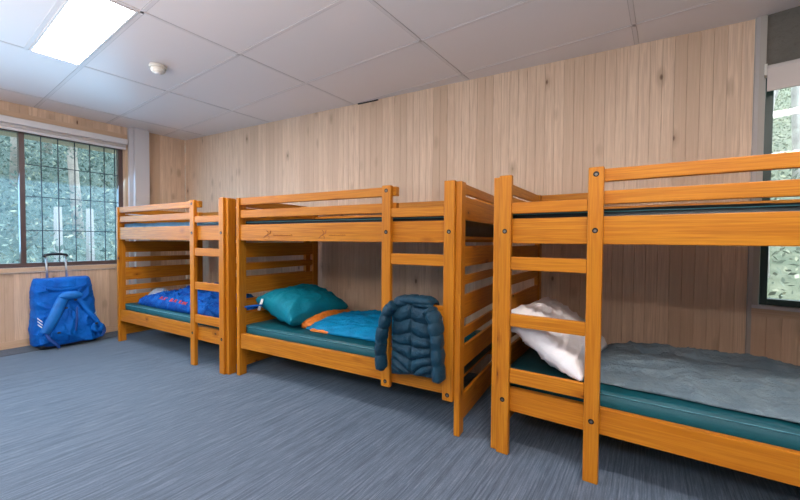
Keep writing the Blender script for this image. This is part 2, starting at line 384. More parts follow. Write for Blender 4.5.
# roller blind cassette over the window
bl = thing('roller_blind', 'long white roller blind rolled up above the left window', 'blind', tuple(lw(ly(.6), .0)), AL)
bl.location.z = 2.23
half = ly(-2.2)-ly(.6)
bm = bmesh.new(); x0, x1 = -(half), ly(.6)-ly(2.285)
box(bm, x0, x1, -.075, -.004, -.012, .052, .008, 3); mesh_obj('cassette', bm, white_m, bl)
bm = bmesh.new(); tube(bm, [(x0+.01, -.036, -.028), (x1-.012, -.036, -.028)], .018, 14); mesh_obj('blind_roll', bm, blind_m, bl, True)
bm = bmesh.new(); box(bm, x0+.01, x1-.012, -.05, -.024, -.072, -.046, .003); mesh_obj('bottom_rail', bm, white_m, bl)
# corner strip between back wall and right wall
o = struct(boxobj('trim_7', -.020, -.002, -.024, .05, 0, HC-.002, plain('grey cover strip', (.47, .44, .42, 1), .5))); o.location = (XR, YB-.0, 0)
o = struct(boxobj('trim_7', 0.0, .030, -.014, .0, .72, HC-.002, plain('beige cover strip', (.42, .38, .33, 1), .5))); o.location = PR; o.rotation_euler.z = AR
# right window
w2 = struct(bpy.data.objects.new('window_2', None)); C.objects.link(w2); w2.location = PR; w2.rotation_euler.z = AR
def rb(name, x0, x1, y0, y1, z0, z1, mat, bev=.002):
    bm = bmesh.new(); box(bm, x0, x1, y0, y1, z0, z1, bev); return mesh_obj(name, bm, mat, w2)
rb('window_frame', .031, .066, .005, .075, .738, 2.088, greenframe); rb('window_frame', WR1-.035, WR1, .005, .075, .738, 2.088, greenframe)
rb('window_frame', .066, WR1-.035, .005, .075, .738, .775, greenframe); rb('window_frame', .066, WR1-.035, .005, .075, 2.05, 2.088, greenframe)
rb('pane', .066, WR1-.035, .035, .039, .775, 2.05, glass, 0)
o = struct(boxobj('trim_8', .0, RLEN, -.022, .07, .716, .736, greypaint, bev=.002)); o.location = PR; o.rotation_euler.z = AR
o = plank('trim_8', .0, RLEN, -.016, -.001, .672, .715, None, trim_wood, .001); o.location = PR; o.rotation_euler.z = AR; struct(o)
b2 = thing('roller_blind', 'off white roller blind pulled down a little on the right window', 'blind', (PR.x, PR.y, 0), AR)
bm = bmesh.new(); tube(bm, [(.035, -.03, 2.105), (WR1, -.03, 2.105)], .026, 20); mesh_obj('blind_roll', bm, blindpink, b2, True)
bm = bmesh.new(); box(bm, .035, WR1, -.057, -.055, 1.99, 2.105); mesh_obj('blind_sheet', bm, blindpink, b2)
bm = bmesh.new(); box(bm, .035, WR1, -.062, -.050, 1.975, 1.992, .003); mesh_obj('bottom_rail', bm, blindpink, b2)
bm = bmesh.new(); box(bm, .022, .0345, -.058, -.001, 2.07, 2.135, .003); mesh_obj('bracket', bm, ivory, b2)

# ------------------------------------------------------------------ ceiling lights and detector
def ceiling_light(i, j, label):
    c = G0+eX*gx*(i+.5)+eY*(gy*j-gy/4-.004)
    t = thing('ceiling_light', label, 'light', (c.x, c.y, HC), AG, 'ceiling light panels')
    bm = bmesh.new(); X, Y = gx/2-.014, gy/4-.012
    for a, b, cc, d in ((-X, X, -Y, -Y+.012), (-X, X, Y-.012, Y), (-X, -X+.012, -Y+.012, Y-.012), (X-.012, X, -Y+.012, Y-.012)): box(bm, a, b, cc, d, -.008, -.001)
    mesh_obj('frame', bm, white_m, t)
    o = struct(boxobj('trim_1', -gx/2, gx/2, -.011, .011, -.003, .004, tbar_m, bev=.001)); b_ = G0+eX*gx*(i+.5)+eY*(gy*j-gy/2-.008); o.location = (b_.x, b_.y, HC); o.rotation_euler.z = AG
    bm = bmesh.new(); box(bm, -X+.012, X-.012, -Y+.012, Y-.012, -.006, -.0015); mesh_obj('diffuser', bm, lamp_m, t)
ceiling_light(0, 0, 'bright white rectangular ceiling light panel near the left window')
ceiling_light(3, 0, 'rectangular ceiling light panel above the open floor before the right bunk')
ceiling_light(0, -4, 'rectangular ceiling light panel behind the viewer on the window side')
ceiling_light(3, -4, 'rectangular ceiling light panel behind the viewer away from the window')
t = thing('smoke_detector', 'small round white smoke detector on the ceiling beside the light panel', 'smoke detector', (-3.035, 1.598, HC)); t.scale = (1.12, 1.12, 1.12)
bm = bmesh.new(); lathe(bm, [(.052, -.001), (.054, -.012), (.050, -.020)]); mesh_obj('base', bm, ivory, t, False)
bm = bmesh.new(); lathe(bm, [(.040, -.020), (.043, -.024), (.044, -.036), (.036, -.046), (.026, -.050)]); mesh_obj('sensor_head', bm, ivory, t, False)
bm = bmesh.new(); lathe(bm, [(.022, -.050), (.021, -.055), (.012, -.058)]); mesh_obj('sensor_cap', bm, white_m, t, False)

# ------------------------------------------------------------------ bunk beds
BL = 1.9015; DEP = .93
def bolt(parent, x, z, y=-.0205, r=.0125):
    bm = bmesh.new(); lathe(bm, [(r, 0), (r, .0015)], 16, (x, y+.0012, z), 'Y'); mesh_obj('bolt_hole', bm, blackm, parent)
    bm = bmesh.new(); lathe(bm, [(r*.50, 0), (r*.48, .0012), (r*.3, .0018)], 12, (x, y-.0003, z-.0015), 'Y'); mesh_obj('bolt_head', bm, steel, parent)
def bunk(loc, rz, label, flip, zb, seed, deck=None):
    t = thing('bunk_bed', label, 'bunk bed', loc, rz, 'pine bunk beds')
    SEED[0] = seed
    X = (lambda s: BL-s) if flip else (lambda s: s)
    P = lambda name, s0, s1, y0, y1, z0, z1, **k: plank(name, X(s0), X(s1), y0, y1, z0, z1, t, **k)
    for s0 in (0, BL-.035):
        P('post', s0, s0+.035, 0, .07, 0, 1.436, bev=.005); P('post', s0, s0+.035, DEP-.07, DEP, 0, 1.436, bev=.005)
        for z0, z1 in ((.065, .215), (.37, .495), (.54, .60), (.655, .79), (.85, .905), (.955, 1.075), (1.225, 1.358), (1.372, 1.43)):
            P('end_slat', s0+.008, s0+.027, .0702, DEP-.0702, z0, z1, bev=.003)
    w_ = .0637; iu = 1.392; ou = BL-.035-w_
    for y0, y1 in ((.012, .047), (DEP-.047, DEP-.012)):
        P('side_rail', .0355, BL-.0355, y0, y1, .2213, .3412); P('side_rail', .0355, BL-.0355, y0, y1, 1.0932, 1.2205)
    g = iu+w_+(.0 if flip else .022)
    P('guard_rail', .0355, g, .012, .047, 1.3776, 1.4343); P('guard_rail', .0355, g, .012, .047, 1.2749, 1.3354)
    P('guard_rail', .0355, BL-.0355, DEP-.047, DEP-.012, 1.3776, 1.4343); P('guard_rail', .0355, BL-.0355, DEP-.047, DEP-.012, 1.2749, 1.3354)
    for s0 in (iu, ou):
        u = P('ladder_upright', s0, s0+w_, -.020, .0118, zb, 1.4405, bev=.006)
        for z in (1.408, 1.155, .285 if zb < .1 else .232):
            if z > 1.3 and s0 == ou: continue
            bolt(u, X(s0+w_/2), z)
    for z0, z1 in ((.378, .449), (.669, .733), (.959, 1.025), (1.2442, 1.2997)):
        P('ladder_rung', iu+w_+.0005, ou-.0005, -.014, .0115, z0, z1, bev=.004)
    # boards that carry the mattresses
    for z in (.262, 1.115):
        bm = bmesh.new(); n = 11
        for k in range(n):
            a = .04+k*(BL-.08)/n; box(bm, a, a+(BL-.08)/n-.012, .0475, DEP-.0475, z, z+.017)
        o = mesh_obj('bed_base', bm, orange_wood, t); setgc(o, 1, seed+50)
    return t
TH = 0.5082
beds = [((-4.555, 1.9614, 0), -.0216), ((-2.5986, 1.9502, 0), 0.0), ((-.5158, 1.9343, 0), -.0827)]
bed1 = bunk(beds[0][0], beds[0][1], 'pine bunk bed nearest the window holding the crumpled dark blue sleeping bag', False, .0, 1000)
bed2 = bunk(beds[1][0], beds[1][1], 'middle pine bunk bed with the puffer jacket hung on its ladder', False, .1974, 2000)
bed3 = bunk(beds[2][0], beds[2][1], 'nearest pine bunk bed at right with ladder at its left end', True, .0, 3000)
def bedpt(i, s, t, z):
    (x, y, _), a = beds[i]; return Vector((x+s*math.cos(a)-t*math.sin(a), y+s*math.sin(a)+t*math.cos(a), z))
def at_bed(i, s, t_, z, name, label, cat, group=None):
    return thing(name, label, cat, tuple(bedpt(i, s, t_, z)), beds[i][1], group)
# wrist sized marks burnt into the middle bed's rail
rail = [o for o in bed2.children if o.name.startswith('side_rail')][1]
bm = bmesh.new()
def stroke(pts, r=.0016): tube(bm, [(x, .0115, z) for x, z in pts], r, 5)
for ox, sc in ((.305, 1.0), (.86, .8)):
    bm = bmesh.new()
    stroke([(ox, 1.115), (ox+.02*sc, 1.13), (ox+.045*sc, 1.14), (ox+.055*sc, 1.158), (ox+.035*sc, 1.17)], .003*sc)
    stroke([(ox+.045*sc, 1.14), (ox+.075*sc, 1.15), (ox+.08*sc, 1.17)], .003*sc); stroke([(ox+.04*sc, 1.138), (ox+.065*sc, 1.122), (ox+.06*sc, 1.11)], .0026*sc)
    mesh_obj('burnt_mark', bm, burn_m, rail); bm = bmesh.new()
    R = random.Random(int(ox*100)); x = ox+.11*sc; pts = []
    for k in range(12 if sc == 1 else 9):
        h = R.choice((.006, .008, .012)); pts += [(x, 1.13), (x+.004, 1.13+h), (x+.008, 1.131), (x+.013, 1.136)]; x += .0165
    stroke(pts, .0012); mesh_obj('burnt_lettering', bm, burn_m, rail)

# ------------------------------------------------------------------ mattresses
def mattress(i, z0, z1, label, mat, seed, pip=True, s0=.05, s1=BL-.05, t0=.055, t1=DEP-.06):
    t = at_bed(i, 0, 0, z0, 'mattress', label, 'mattress', 'vinyl mattresses on the bunks')
    bm = bmesh.new(); nx, ny = 70, 26; r = .02; th = z1-z0
    def P(u, v, top):
        x = s0+(s1-s0)*u; y = t0+(t1-t0)*v
        wv = .004*fb(x*3+seed, y*4, seed) + .0035*max(0, ridge(x*9+seed, y*1.3+x*2, seed))
        return Vector((x, y, (th-.004+wv) if top else 0))
    T = [[bm.verts.new(P(a/nx, b/ny, True)) for b in range(ny+1)] for a in range(nx+1)]
    Bm = [[bm.verts.new(P(a/nx, b/ny, False)) for b in range(ny+1)] for a in range(nx+1)]
    for a in range(nx):
        for b in range(ny):
            bm.faces.new((T[a][b], T[a+1][b], T[a+1][b+1], T[a][b+1])); bm.faces.new((Bm[a][b], Bm[a][b+1], Bm[a+1][b+1], Bm[a+1][b]))
    def wall(tr, br):
        K = 6; prev = tr
        cx, cy = (s0+s1)/2, (t0+t1)/2
        rows = [tr]
        for k in range(1, K):
            f = k/K; row = []
            for q, (vt, vb) in enumerate(zip(tr, br)):
                p = vt.co.lerp(vb.co, f); bul = .010*math.sin(math.pi*f)
                n_ = wall.n; p += Vector(n_)*bul + Vector(n_)*.004*fb(p.x*6, p.z*20, seed) * math.sin(math.pi*q/(len(tr)-1)); row.append(bm.verts.new(p) if 0 < q < len(tr)-1 else None)
            rows.append(row)
        return rows
    # simple side walls
    def side(tr, br):
        for a in range(len(tr)-1): bm.faces.new((tr[a], br[a], br[a+1], tr[a+1]))
    side([T[a][0] for a in range(nx+1)], [Bm[a][0] for a in range(nx+1)]); side([T[a][ny] for a in range(nx, -1, -1)], [Bm[a][ny] for a in range(nx, -1, -1)])
    side([T[0][b] for b in range(ny, -1, -1)], [Bm[0][b] for b in range(ny, -1, -1)]); side([T[nx][b] for b in range(ny+1)], [Bm[nx][b] for b in range(ny+1)])
    es = [e for e in bm.edges if e.calc_face_angle(0) > .9]
    bmesh.ops.bevel(bm, geom=es, offset=.016, segments=4, affect='EDGES', profile=.5, clamp_overlap=True)
    mesh_obj('cover', bm, mat, t, True)
    if pip:
        bm = bmesh.new(); z = th-.014; pts = [(s0+(s1-s0)*k/60, t0-.0005+.001*math.sin(k*2.1), z+.0015*fb(k*.3, 0, seed)) for k in range(61)]
        tube(bm, pts, .0028, 6); mesh_obj('piping', bm, piping_m, t, True)
    return t
mattress(0, .28, .403, 'teal vinyl mattress under the crumpled dark blue sleeping bag', vinyl, 1)
mattress(1, .28, .405, 'teal vinyl mattress under the turquoise quilt and teal pillow', vinyl, 2)
mattress(2, .28, .410, 'teal vinyl mattress under the grey quilt and white pillow', vinyl, 3)
mattress(0, 1.1325, 1.262, 'blue vinyl mattress on the top bunk nearest the window', vinyl_up, 4, False)
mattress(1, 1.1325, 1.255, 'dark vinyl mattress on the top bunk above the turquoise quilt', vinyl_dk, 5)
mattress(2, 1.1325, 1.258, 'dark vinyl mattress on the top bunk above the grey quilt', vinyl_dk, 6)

# ------------------------------------------------------------------ bedding
def lump(name, parent, mat, sx, sy, h, seed, n=3.0, wr=.012, freq=9, nu=110, nv=60, dirv=(1, .3), prof=None, rim=.004, shift=None, quilt=None):
    """a soft closed heap lying on z=0: superellipse footprint, wrinkled top"""
    bm = bmesh.new()
    def base(u, v):
        a = (u*2-1); b = (v*2-1)
        k = (1+.05*fb(a*1.6+seed, b*1.6, seed*.7)+.02*fb(a*6+seed, b*6, 3))
        # square to rounded outline
        x = a*sx/2*math.sqrt(max(0, 1-b*b*.28*(2/n)))*k; y = b*sy/2*math.sqrt(max(0, 1-a*a*.28*(2/n)))*k
        return a, b, x, y
    def top(u, v):
        a, b, x, y = base(u, v)
        e = (1-abs(a)**n)*(1-abs(b)**n); e = max(0, e)**.45
        hh = h*(prof(a, b) if prof else 1)
        wx = x*dirv[0]+y*dirv[1]; wy = -x*dirv[1]+y*dirv[0]
        wv = wr*(max(0, ridge(wx*freq*.5+seed, wy*freq*1.5, seed))**3-.3) + wr*.7*fb(x*freq+seed, y*freq, seed) + wr*.35*(max(0, ridge(wx*freq*2+seed, wy*freq*2.6, seed+9))**4)
        if quilt: wv += quilt(x, y)
        return Vector((x, y, rim+e*(hh+wv)))
    def bot(u, v):
        a, b, x, y = base(u, v); return Vector((x*.985, y*.985, .001))
    grid_closed(bm, nu, nv, top, bot)
    bmesh.ops.recalc_face_normals(bm, faces=bm.faces[:])
    return mesh_obj(name, bm, mat, parent, True)
def pillow_mesh(name, parent, mat, sx, sy, h, seed, wr=.008, nu=60, nv=50, corner=.5):
    bm = bmesh.new()
    def pt(u, v, s):
        a = u*2-1; b = v*2-1
        x = a*sx/2*(1-.10*(1-b*b)*abs(a)**3*1.0+.0); y = b*sy/2*(1-.10*(1-a*a)*abs(b)**3)
        e = (max(0, (1-a*a))*max(0, (1-b*b)))**corner
        r = wr*(max(0, ridge(a*3+seed, b*2+a, seed+s))**3)+wr*.8*fb(a*3+seed, b*3, seed+s)
        pr = .5 if s > 0 else -.5
        return Vector((x, y, pr*h*e+(r*e**.5)*s+ .012*fb(a*1.5, b*1.5, seed)))
    grid_closed(bm, nu, nv, lambda u, v: pt(u, v, 1), lambda u, v: pt(u, v, -1))
    bmesh.ops.recalc_face_normals(bm, faces=bm.faces[:])
    return mesh_obj(name, bm, mat, parent, True)
# bed 1: blue sleeping bag
sb = at_bed(0, .86, .42, .404, 'sleeping_bag', 'crumpled dark blue sleeping bag with red lettering on the lower bunk by the window', 'sleeping bag')
bag1 = lump('shell', sb, bagblue, 1.62, .66, .16, 11, 3, .045, 8, 180, 100, (.9, .5), lambda a, b: .72+.75*math.exp(-((a+.05)/.35)**2)*(.5+.5*b)+.12*a)
lump('hood', sb, cloth('pale sleeping bag hood', (.45, .50, .60, 1), (.35, .45, .62, 1), .7, 9, .4), .16, .20, .085, 12, 2.5, .02, 12, 40, 40).location = (-.73, -.06, 0.035)
bag2 = lump('rolled_edge', sb, bagblue, 1.46, .18, .105, 17, 2.6, .028, 14, 160, 34); bag2.location = (-.02, -.24, 0)
# bed 1: a bright blue bag on the upper deck
s2 = at_bed(0, 1.62, .42, 1.263, 'sleeping_bag', 'bright blue sleeping bag on the top bunk by the ladder nearest the window', 'sleeping bag')
lump('shell', s2, bagblue, .34, .5, .085, 21, 3, .012, 9, 50, 50)
# bed 2: quilt and pillow
q2 = at_bed(1, 1.16, .47, .406, 'sleeping_bag', 'turquoise quilted sleeping bag with orange lining on the middle bunk', 'sleeping bag')
lump('shell', q2, turq, 1.28, .62, .10, 31, 3.4, .018, 7, 150, 70, (1, .2), lambda a, b: .75+.25*b, quilt=lambda x, y: .012*abs(math.sin(x*9))**.6)
lump('lining_fold', q2, orange_c, .16, .60, .088, 32, 2.4, .012, 14, 30, 70).location = (-.615, .03, 0)
lump('lining_edge', q2, orange_c, .34, .05, .018, 33, 2.4, .008, 14, 60, 12).location = (-.36, -.292, 0)
p2 = at_bed(1, .315, .43, .405, 'pillow', 'plump teal nylon pillow leaning at the head of the middle bunk', 'pillow')
pm = pillow_mesh('pillow_body', p2, teal_p, .50, .62, .24, 41, .016, corner=.36); pm.rotation_euler = (math.radians(3), math.radians(14), math.radians(-8)); pm.location = (0, 0, .145)
st = bmesh.new(); box(st, -.012, .012, -.05, .05, -.004, .004, .002); o = mesh_obj('label_patch', st, logo_w, p2); o.location = (-.20, -.285, .16); o.rotation_euler = (math.radians(60), 0, math.radians(10))
bm = bmesh.new(); tube(bm, [(-.31, -.38, .14), (-.26, -.36, .15), (-.2, -.34, .16), (-.16, -.30, .16)], [.012, .016, .016, .012], 8, flat=.5); mesh_obj('strap', bm, bagblue, p2, True)
# bed 3: grey quilt + white pillow
q3 = at_bed(2, 1.15, .49, .411, 'quilt', 'thin crinkled grey blue quilt spread over the lower right bunk', 'quilt')
lump('shell', q3, grey_c, 1.46, .74, .055, 51, 6.0, .020, 5.5, 200, 100, (.95, .25), lambda a, b: .75+.30*b-.1*a, rim=.006)
lump('fold', q3, grey_c, 1.1, .15, .058, 55, 2.6, .018, 10, 120, 24, (1, .1)).location = (-.15, .26, .024)
p3 = at_bed(2, .262, .40, .412, 'pillow', 'white cotton pillow propped behind the ladder of the nearest bunk', 'pillow')
pm = pillow_mesh('pillow_body', p3, white_c, .48, .74, .20, 61, .016, corner=.40); pm.rotation_euler = (math.radians(0), math.radians(34), math.radians(-4)); pm.location = (.0, -.03, .175)

# ------------------------------------------------------------------ puffer jacket over the third rung of the middle ladder
jk = at_bed(1, 1.63, -.02, .735, 'puffer_jacket', 'dark teal puffer jacket hanging over a rung of the middle bunk ladder', 'jacket')
bm = bmesh.new()
NU, NV = 90, 110
def jbody(u, v):
    a = u*2-1
    # v 0..1 : back side bottom -> over the rung -> front bottom
    Lb, Lf = .10, .42; d = v*(Lb+.05+Lf)
    wv = .128+.014*min(1, max(0, (d-.15)/.4)); x = a*wv
    if d < Lb: y, z = .055, -(Lb-d)
    elif d < Lb+.05: t = (d-Lb)/.05*math.pi; y, z = .012+.043*math.cos(t), .018+.014*math.sin(t)-.018
    else: y, z = -.031, -(d-Lb-.05)
    return x, y, z, a, d-(Lb+.05)
def jpuff(a, dd):
    # quilting: chevrons in the lower half, gentle curves above, a centre seam
    k = dd/.082 - (.45*abs(a) if dd < .19 else .45*abs(a)-(dd-.19)*11*abs(a)) + .12*fb(a*2, dd*6, 9)
    s = abs(math.sin(math.pi*k))**.45; c = min(1, abs(a)/.10)**.5 if abs(a) < .10 else 1
    return s*(.35+.65*c)
def jt(u, v):
    x, y, z, a, dd = jbody(u, v); e = (max(0, 1-abs(a)**4))**.5*min(1, (1-v)*14)**.5*min(1, v*14)**.5
    p = .030*jpuff(a, dd)*e+.010*e+.005*fb(x*22, z*22, 5)*e; out_ = -1 if dd > -.02 else 1
    hem = -.025*(1-a*a)*0 + .012*math.sin(a*2+.6) if v > .98 else 0
    if -.05 < dd <= -.0: return Vector((x, y+(-p if dd > -.025 else p)*.6, z+p*.8))
    return Vector((x, y+out_*p, z+hem))
def jb_(u, v):
    x, y, z, a, dd = jbody(u, v)
    if dd < -.05: return Vector((x, y-.006, z))
    if dd < 0: return Vector((x, y, z-.004))
    return Vector((x, y+.006, z))
grid_closed(bm, NU, NV, jt, jb_); bmesh.ops.recalc_face_normals(bm, faces=bm.faces[:]); mesh_obj('body', bm, jacket_m, jk, True)
def sleeve(pts, r0, r1, seed, segs):
    bm = bmesh.new(); P = [Vector(p) for p in pts]; N = 80; ring = []
    def at(t):
        f = t*(len(P)-1); i = min(int(f), len(P)-2); return P[i].lerp(P[i+1], f-i)
    path = [(at(max(0, k/N-.06))+at(k/N)+at(min(1, k/N+.06)))/3 for k in range(N+1)]; rr = []
    for k in range(N+1):
        t = k/N; r = r0+(r1-r0)*t; e = min(1, t*14)**.5*min(1, (1-t)*20)**.5
        rr.append((r*(.78+.22*abs(math.sin(math.pi*(t*segs+.15)))**.4))*max(.35, e))
    tube(bm, path, rr, 20, flat=.62)
    for v in bm.verts: v.co += v.normal*0 + Vector((.004*fb(v.co.x*25, v.co.y*25, v.co.z*25+seed), .004*fb(v.co.z*25, v.co.x*20, seed), 0))
    bmesh.ops.recalc_face_normals(bm, faces=bm.faces[:]); return mesh_obj('sleeve', bm, jacket_m, jk, True)
sleeve([(-.10, -.045, .0), (-.155, -.058, -.05), (-.185, -.065, -.16), (-.20, -.065, -.28), (-.190, -.062, -.425)], .060, .050, 1, 6)
sl = sleeve([(.10, -.045, -.01), (.150, -.058, -.06), (.165, -.062, -.16), (.172, -.060, -.28), (.180, -.058, -.43)], .058, .056, 2, 6)
bm = bmesh.new(); tube(bm, [(-.12, -.03, .012), (-.05, -.045, .022), (.02, -.05, .026), (.09, -.042, .02), (.12, -.03, .01)], [.012, .02, .024, .02, .012], 14); mesh_obj('collar', bm, jacket_m, jk, True)
bm = bmesh.new(); box(bm, .178, .200, -.0925, -.090, -.345, -.337, .001); mesh_obj('logo', bm, logo_w, sl)

# ------------------------------------------------------------------ wheeled duffel bag against the window wall
dcen = Vector((-5.0, 1.66, 0)); db = thing('wheeled_duffel', 'bright blue wheeled duffel bag with backpack straps leaning on the window wall', 'duffel bag', (-4.875, 1.635, 0), AL-math.pi/2)
# local: +x = into the room (front face), y = along wall, z up
lean = -.15
def D(x, y, z): return Vector((x+lean*z*1.0, y, z))
bm = bmesh.new(); NA, NZ = 150, 110
rings = []
for j in range(NZ+1):
    f = j/NZ; z = .03+.66*f
    e = (1-(2*f-1)**8)**.35 if 0 < f < 1 else .0
    hw = (.268-.040*f)*(.86+.14*e)+.012*fb(0, f*3, 7); hd = (.155-.055*f)*(.55+.45*e)
    ring = []
    for k in range(NA):
        a = 2*math.pi*k/NA; c, s = math.cos(a), math.sin(a)
        x = math.copysign(abs(c)**.55, c)*hd; y = math.copysign(abs(s)**.45, s)*hw
        wr = .012*fb(y*7+3, z*7, x*7)+.018*max(0, ridge(y*5+z*3, z*6-y*3, 2+x*3))**3+.008*max(0, ridge(y*13-z*5, z*11+y*6, 5+x*3))**4
        if c > .3: x += .02*math.sin(math.pi*f)*c
        x += wr*c*1.2; y += wr*s*.4
        ring.append(bm.verts.new(D(x, y, z+.006*fb(y*6, 1, 3))))
    rings.append(ring)
for a, b in zip(rings, rings[1:]):
    for k in range(NA): bm.faces.new((a[k], a[(k+1) % NA], b[(k+1) % NA], b[k]))
bm.faces.new(rings[0][::-1]); bm.faces.new(rings[-1])
mesh_obj('bag_body', bm, duffel_m, db, True)
# loose front flap with folds
bm = bmesh.new()
def flap(u, v, o_):
    a = u*2-1; z = .06+.42*(1-v)**1.0; hw = (.08+.17*min(1, v*1.4))
    y = a*hw+.015; x = .150-.10*(z/.7)+.03*math.sin(math.pi*v)+.014*fb(y*9, z*9, 2)+.024*max(0, ridge(y*6, z*4+y*5, 8))**3+.012*max(0, ridge(y*14+z*4, z*9-y*5, 3))**4
    x += .02*(1-abs(a)**3)
    return D(x+o_, y, z-.02*math.sin(a*3)*v)
grid_closed(bm, 50, 50, lambda u, v: flap(u, v, .014*min(1, 8*min(u, 1-u, v, 1-v))), lambda u, v: flap(u, v, -.004)); bmesh.ops.recalc_face_normals(bm, faces=bm.faces[:])
mesh_obj('front_flap', bm, duffel_m, db, True)
def ribbon(pts, wdt, th, mat, name, parent=db, wdir=Vector((0, 1, 0)), n=40):
    bm = bmesh.new(); P = [Vector(p) for p in pts]; rows = []
    def at(t):
        f = t*(len(P)-1); i = min(int(f), len(P)-2); return P[i].lerp(P[i+1], f-i)
    path = [(at(max(0, k/n-.08))+at(k/n)*2+at(min(1, k/n+.08)))/4 for k in range(n+1)]
    for k, p in enumerate(path):
        t = (path[min(n, k+1)]-path[max(0, k-1)]).normalized(); nn = Vector((1, 0, .13)).normalized(); s = t.cross(nn).normalized()
        ww = wdt*(.8+.2*math.sin(math.pi*k/n))
        rows.append([bm.verts.new(p+s*(c*ww/2)+nn*(h*th)) for c, h in ((-1, 0), (-.85, 1), (.85, 1), (1, 0), (.85, -.2), (-.85, -.2))])
    for a, b in zip(rows, rows[1:]):
        for k in range(6): bm.faces.new((a[k], a[(k+1) % 6], b[(k+1) % 6], b[k]))
    bm.faces.new(rows[0]); bm.faces.new(rows[-1][::-1]); bmesh.ops.recalc_face_normals(bm, faces=bm.faces[:])
    return mesh_obj(name, bm, mat, parent, True)
def F(y, z, o_=0): return D(.172-.075*(z/.7)+.02*math.sin(math.pi*z/.7)+o_, y, z)
ribbon([F(.0, .52, .03), F(-.05, .49, .05), F(-.10, .38, .055), F(-.15, .27, .05), F(-.205, .17, .035)], .092, .013, duffel_lt, 'shoulder_strap')
ribbon([F(.05, .50, .03), F(.10, .44, .04), F(.15, .34, .04), F(.20, .25, .04), F(.225, .20, .03)], .050, .016, duffel_m, 'shoulder_strap')
ribbon([F(.20, .21, .03), F(.17, .16, .05), F(.22, .12, .04), F(.26, .16, .03), F(.22, .21, .03)], .045, .012, duffel_m, 'strap_end')
ribbon([F(-.19, .19, .03), F(-.17, .12, .05), F(-.12, .06, .055), F(-.10, .02, .05)], .028, .006, duffel_dk, 'strap_web')
ribbon([F(.20, .20, .03), F(.26, .18, .035), F(.275, .12, .03), F(.25, .07, .03)], .03, .006, duffel_dk, 'strap_web')
ribbon([F(.06, .40, .045), F(.045, .28, .06), F(.03, .16, .055)], .02, .005, duffel_dk, 'strap_web')
ribbon([F(-.16, .60, .012), F(-.05, .575, .016), F(.08, .58, .016), F(.17, .61, .010)], .035, .008, duffel_m, 'grab_handle')
bm = bmesh.new(); lathe(bm, [(.001, 0), (.045, .01), (.06, .03), (.05, .045), (.02, .052)], 24)
for v in bm.verts: v.co += Vector((.006*fb(v.co.x*30, v.co.y*30, 1), .01*fb(v.co.x*25, v.co.y*25, 4), 0))
o = mesh_obj('strap_yoke', bm, duffel_lt, db, True); o.location = F(.02, .515, .03); o.rotation_euler = (0, math.radians(82), 0); o.scale = (.7, 1.6, 1.0)
bm = bmesh.new()
bm.free()
for y, z in ((.05, .47), (-.03, .40), (-.10, .17), (.20, .21)):
    p = F(y, z, .062); bm = bmesh.new(); box(bm, p.x-.004, p.x+.004, p.y-.012, p.y+.012, p.z-.008, p.z+.008, .002); mesh_obj('buckle', bm, blackp, db)
# printed flashes near both sides
for y0, sg in ((-.235, 1), (.225, -1)):
    bm = bmesh.new()
    for k in range(3):
        z = .33-.03*k; p = [F(y0, z, -.004), F(y0+sg*.028, z-.035, .016), F(y0+sg*.028, z-.047, .016), F(y0, z-.012, -.004)]
        q = [Vector(v)+Vector((.012, 0, 0)) for v in p]; V = [bm.verts.new(v) for v in p+q]
        bm.faces.new(V[:4][::-1]); bm.faces.new(V[4:])
        for i in range(4): bm.faces.new((V[i], V[(i+1) % 4], V[4+(i+1) % 4], V[4+i]))
    mesh_obj('printed_logo', bm, logo_w, db)
# trolley handle and wheels
for y in (-.078, .078):
    bm = bmesh.new(); tube(bm, [D(-.03, y-.03, .66), D(-.03, y*.98-.03, .915)], .009, 10); mesh_obj('trolley_tube', bm, alu, db, True)
bm = bmesh.new(); tube(bm, [D(-.03, y-.03, z) for y, z in ((-.092, .905), (-.085, .925), (-.04, .934), (.04, .934), (.085, .925), (.092, .905))], .014, 10); mesh_obj('trolley_grip', bm, blackp, db, True)
for y in (-.20, .20):
    bm = bmesh.new(); lathe(bm, [(.035, -.014), (.04, -.008), (.04, .008), (.035, .014)], 24); o = mesh_obj('wheel', bm, blackp, db, True); o.location = (-.115, y, .04); o.rotation_euler = (math.pi/2, 0, 0)
bm = bmesh.new(); box(bm, -.10, .12, -.22, .22, .012, .05, .012); mesh_obj('base_plate', bm, blackp, db)

# red lettering on the sleeping bag (worn, unreadable)
bm = bmesh.new(); R = random.Random(4)
from mathutils.bvhtree import BVHTree
tmp = bmesh.new(); tmp.from_mesh(bag2.data); bvh = BVHTree.FromBMesh(tmp)
def drop(x, q):
    h = bvh.ray_cast(Vector((x, -.6, q+.36)), Vector((0, 1, -.6)).normalized()); return (h[0] if h[0] else Vector((x, -.05, .06)))+Vector((0, -.003, .003))
x = -.22
for k in range(13):
    y0 = .052-.0022*k+R.uniform(-.003, .003); hgt = .032
    if k % 4 != 3:
        bm = bmesh.new(); tube(bm, [drop(x, y0), drop(x+.004, y0+hgt*.5), drop(x+.008, y0+hgt), drop(x+.026, y0+hgt*.9), drop(x+.024, y0+hgt*.5), drop(x+.006, y0+hgt*.45), drop(x+.026, y0)], .0042, 5)
        mesh_obj('red_letter', bm, red_p, bag2)
    x += .046
tmp.free()

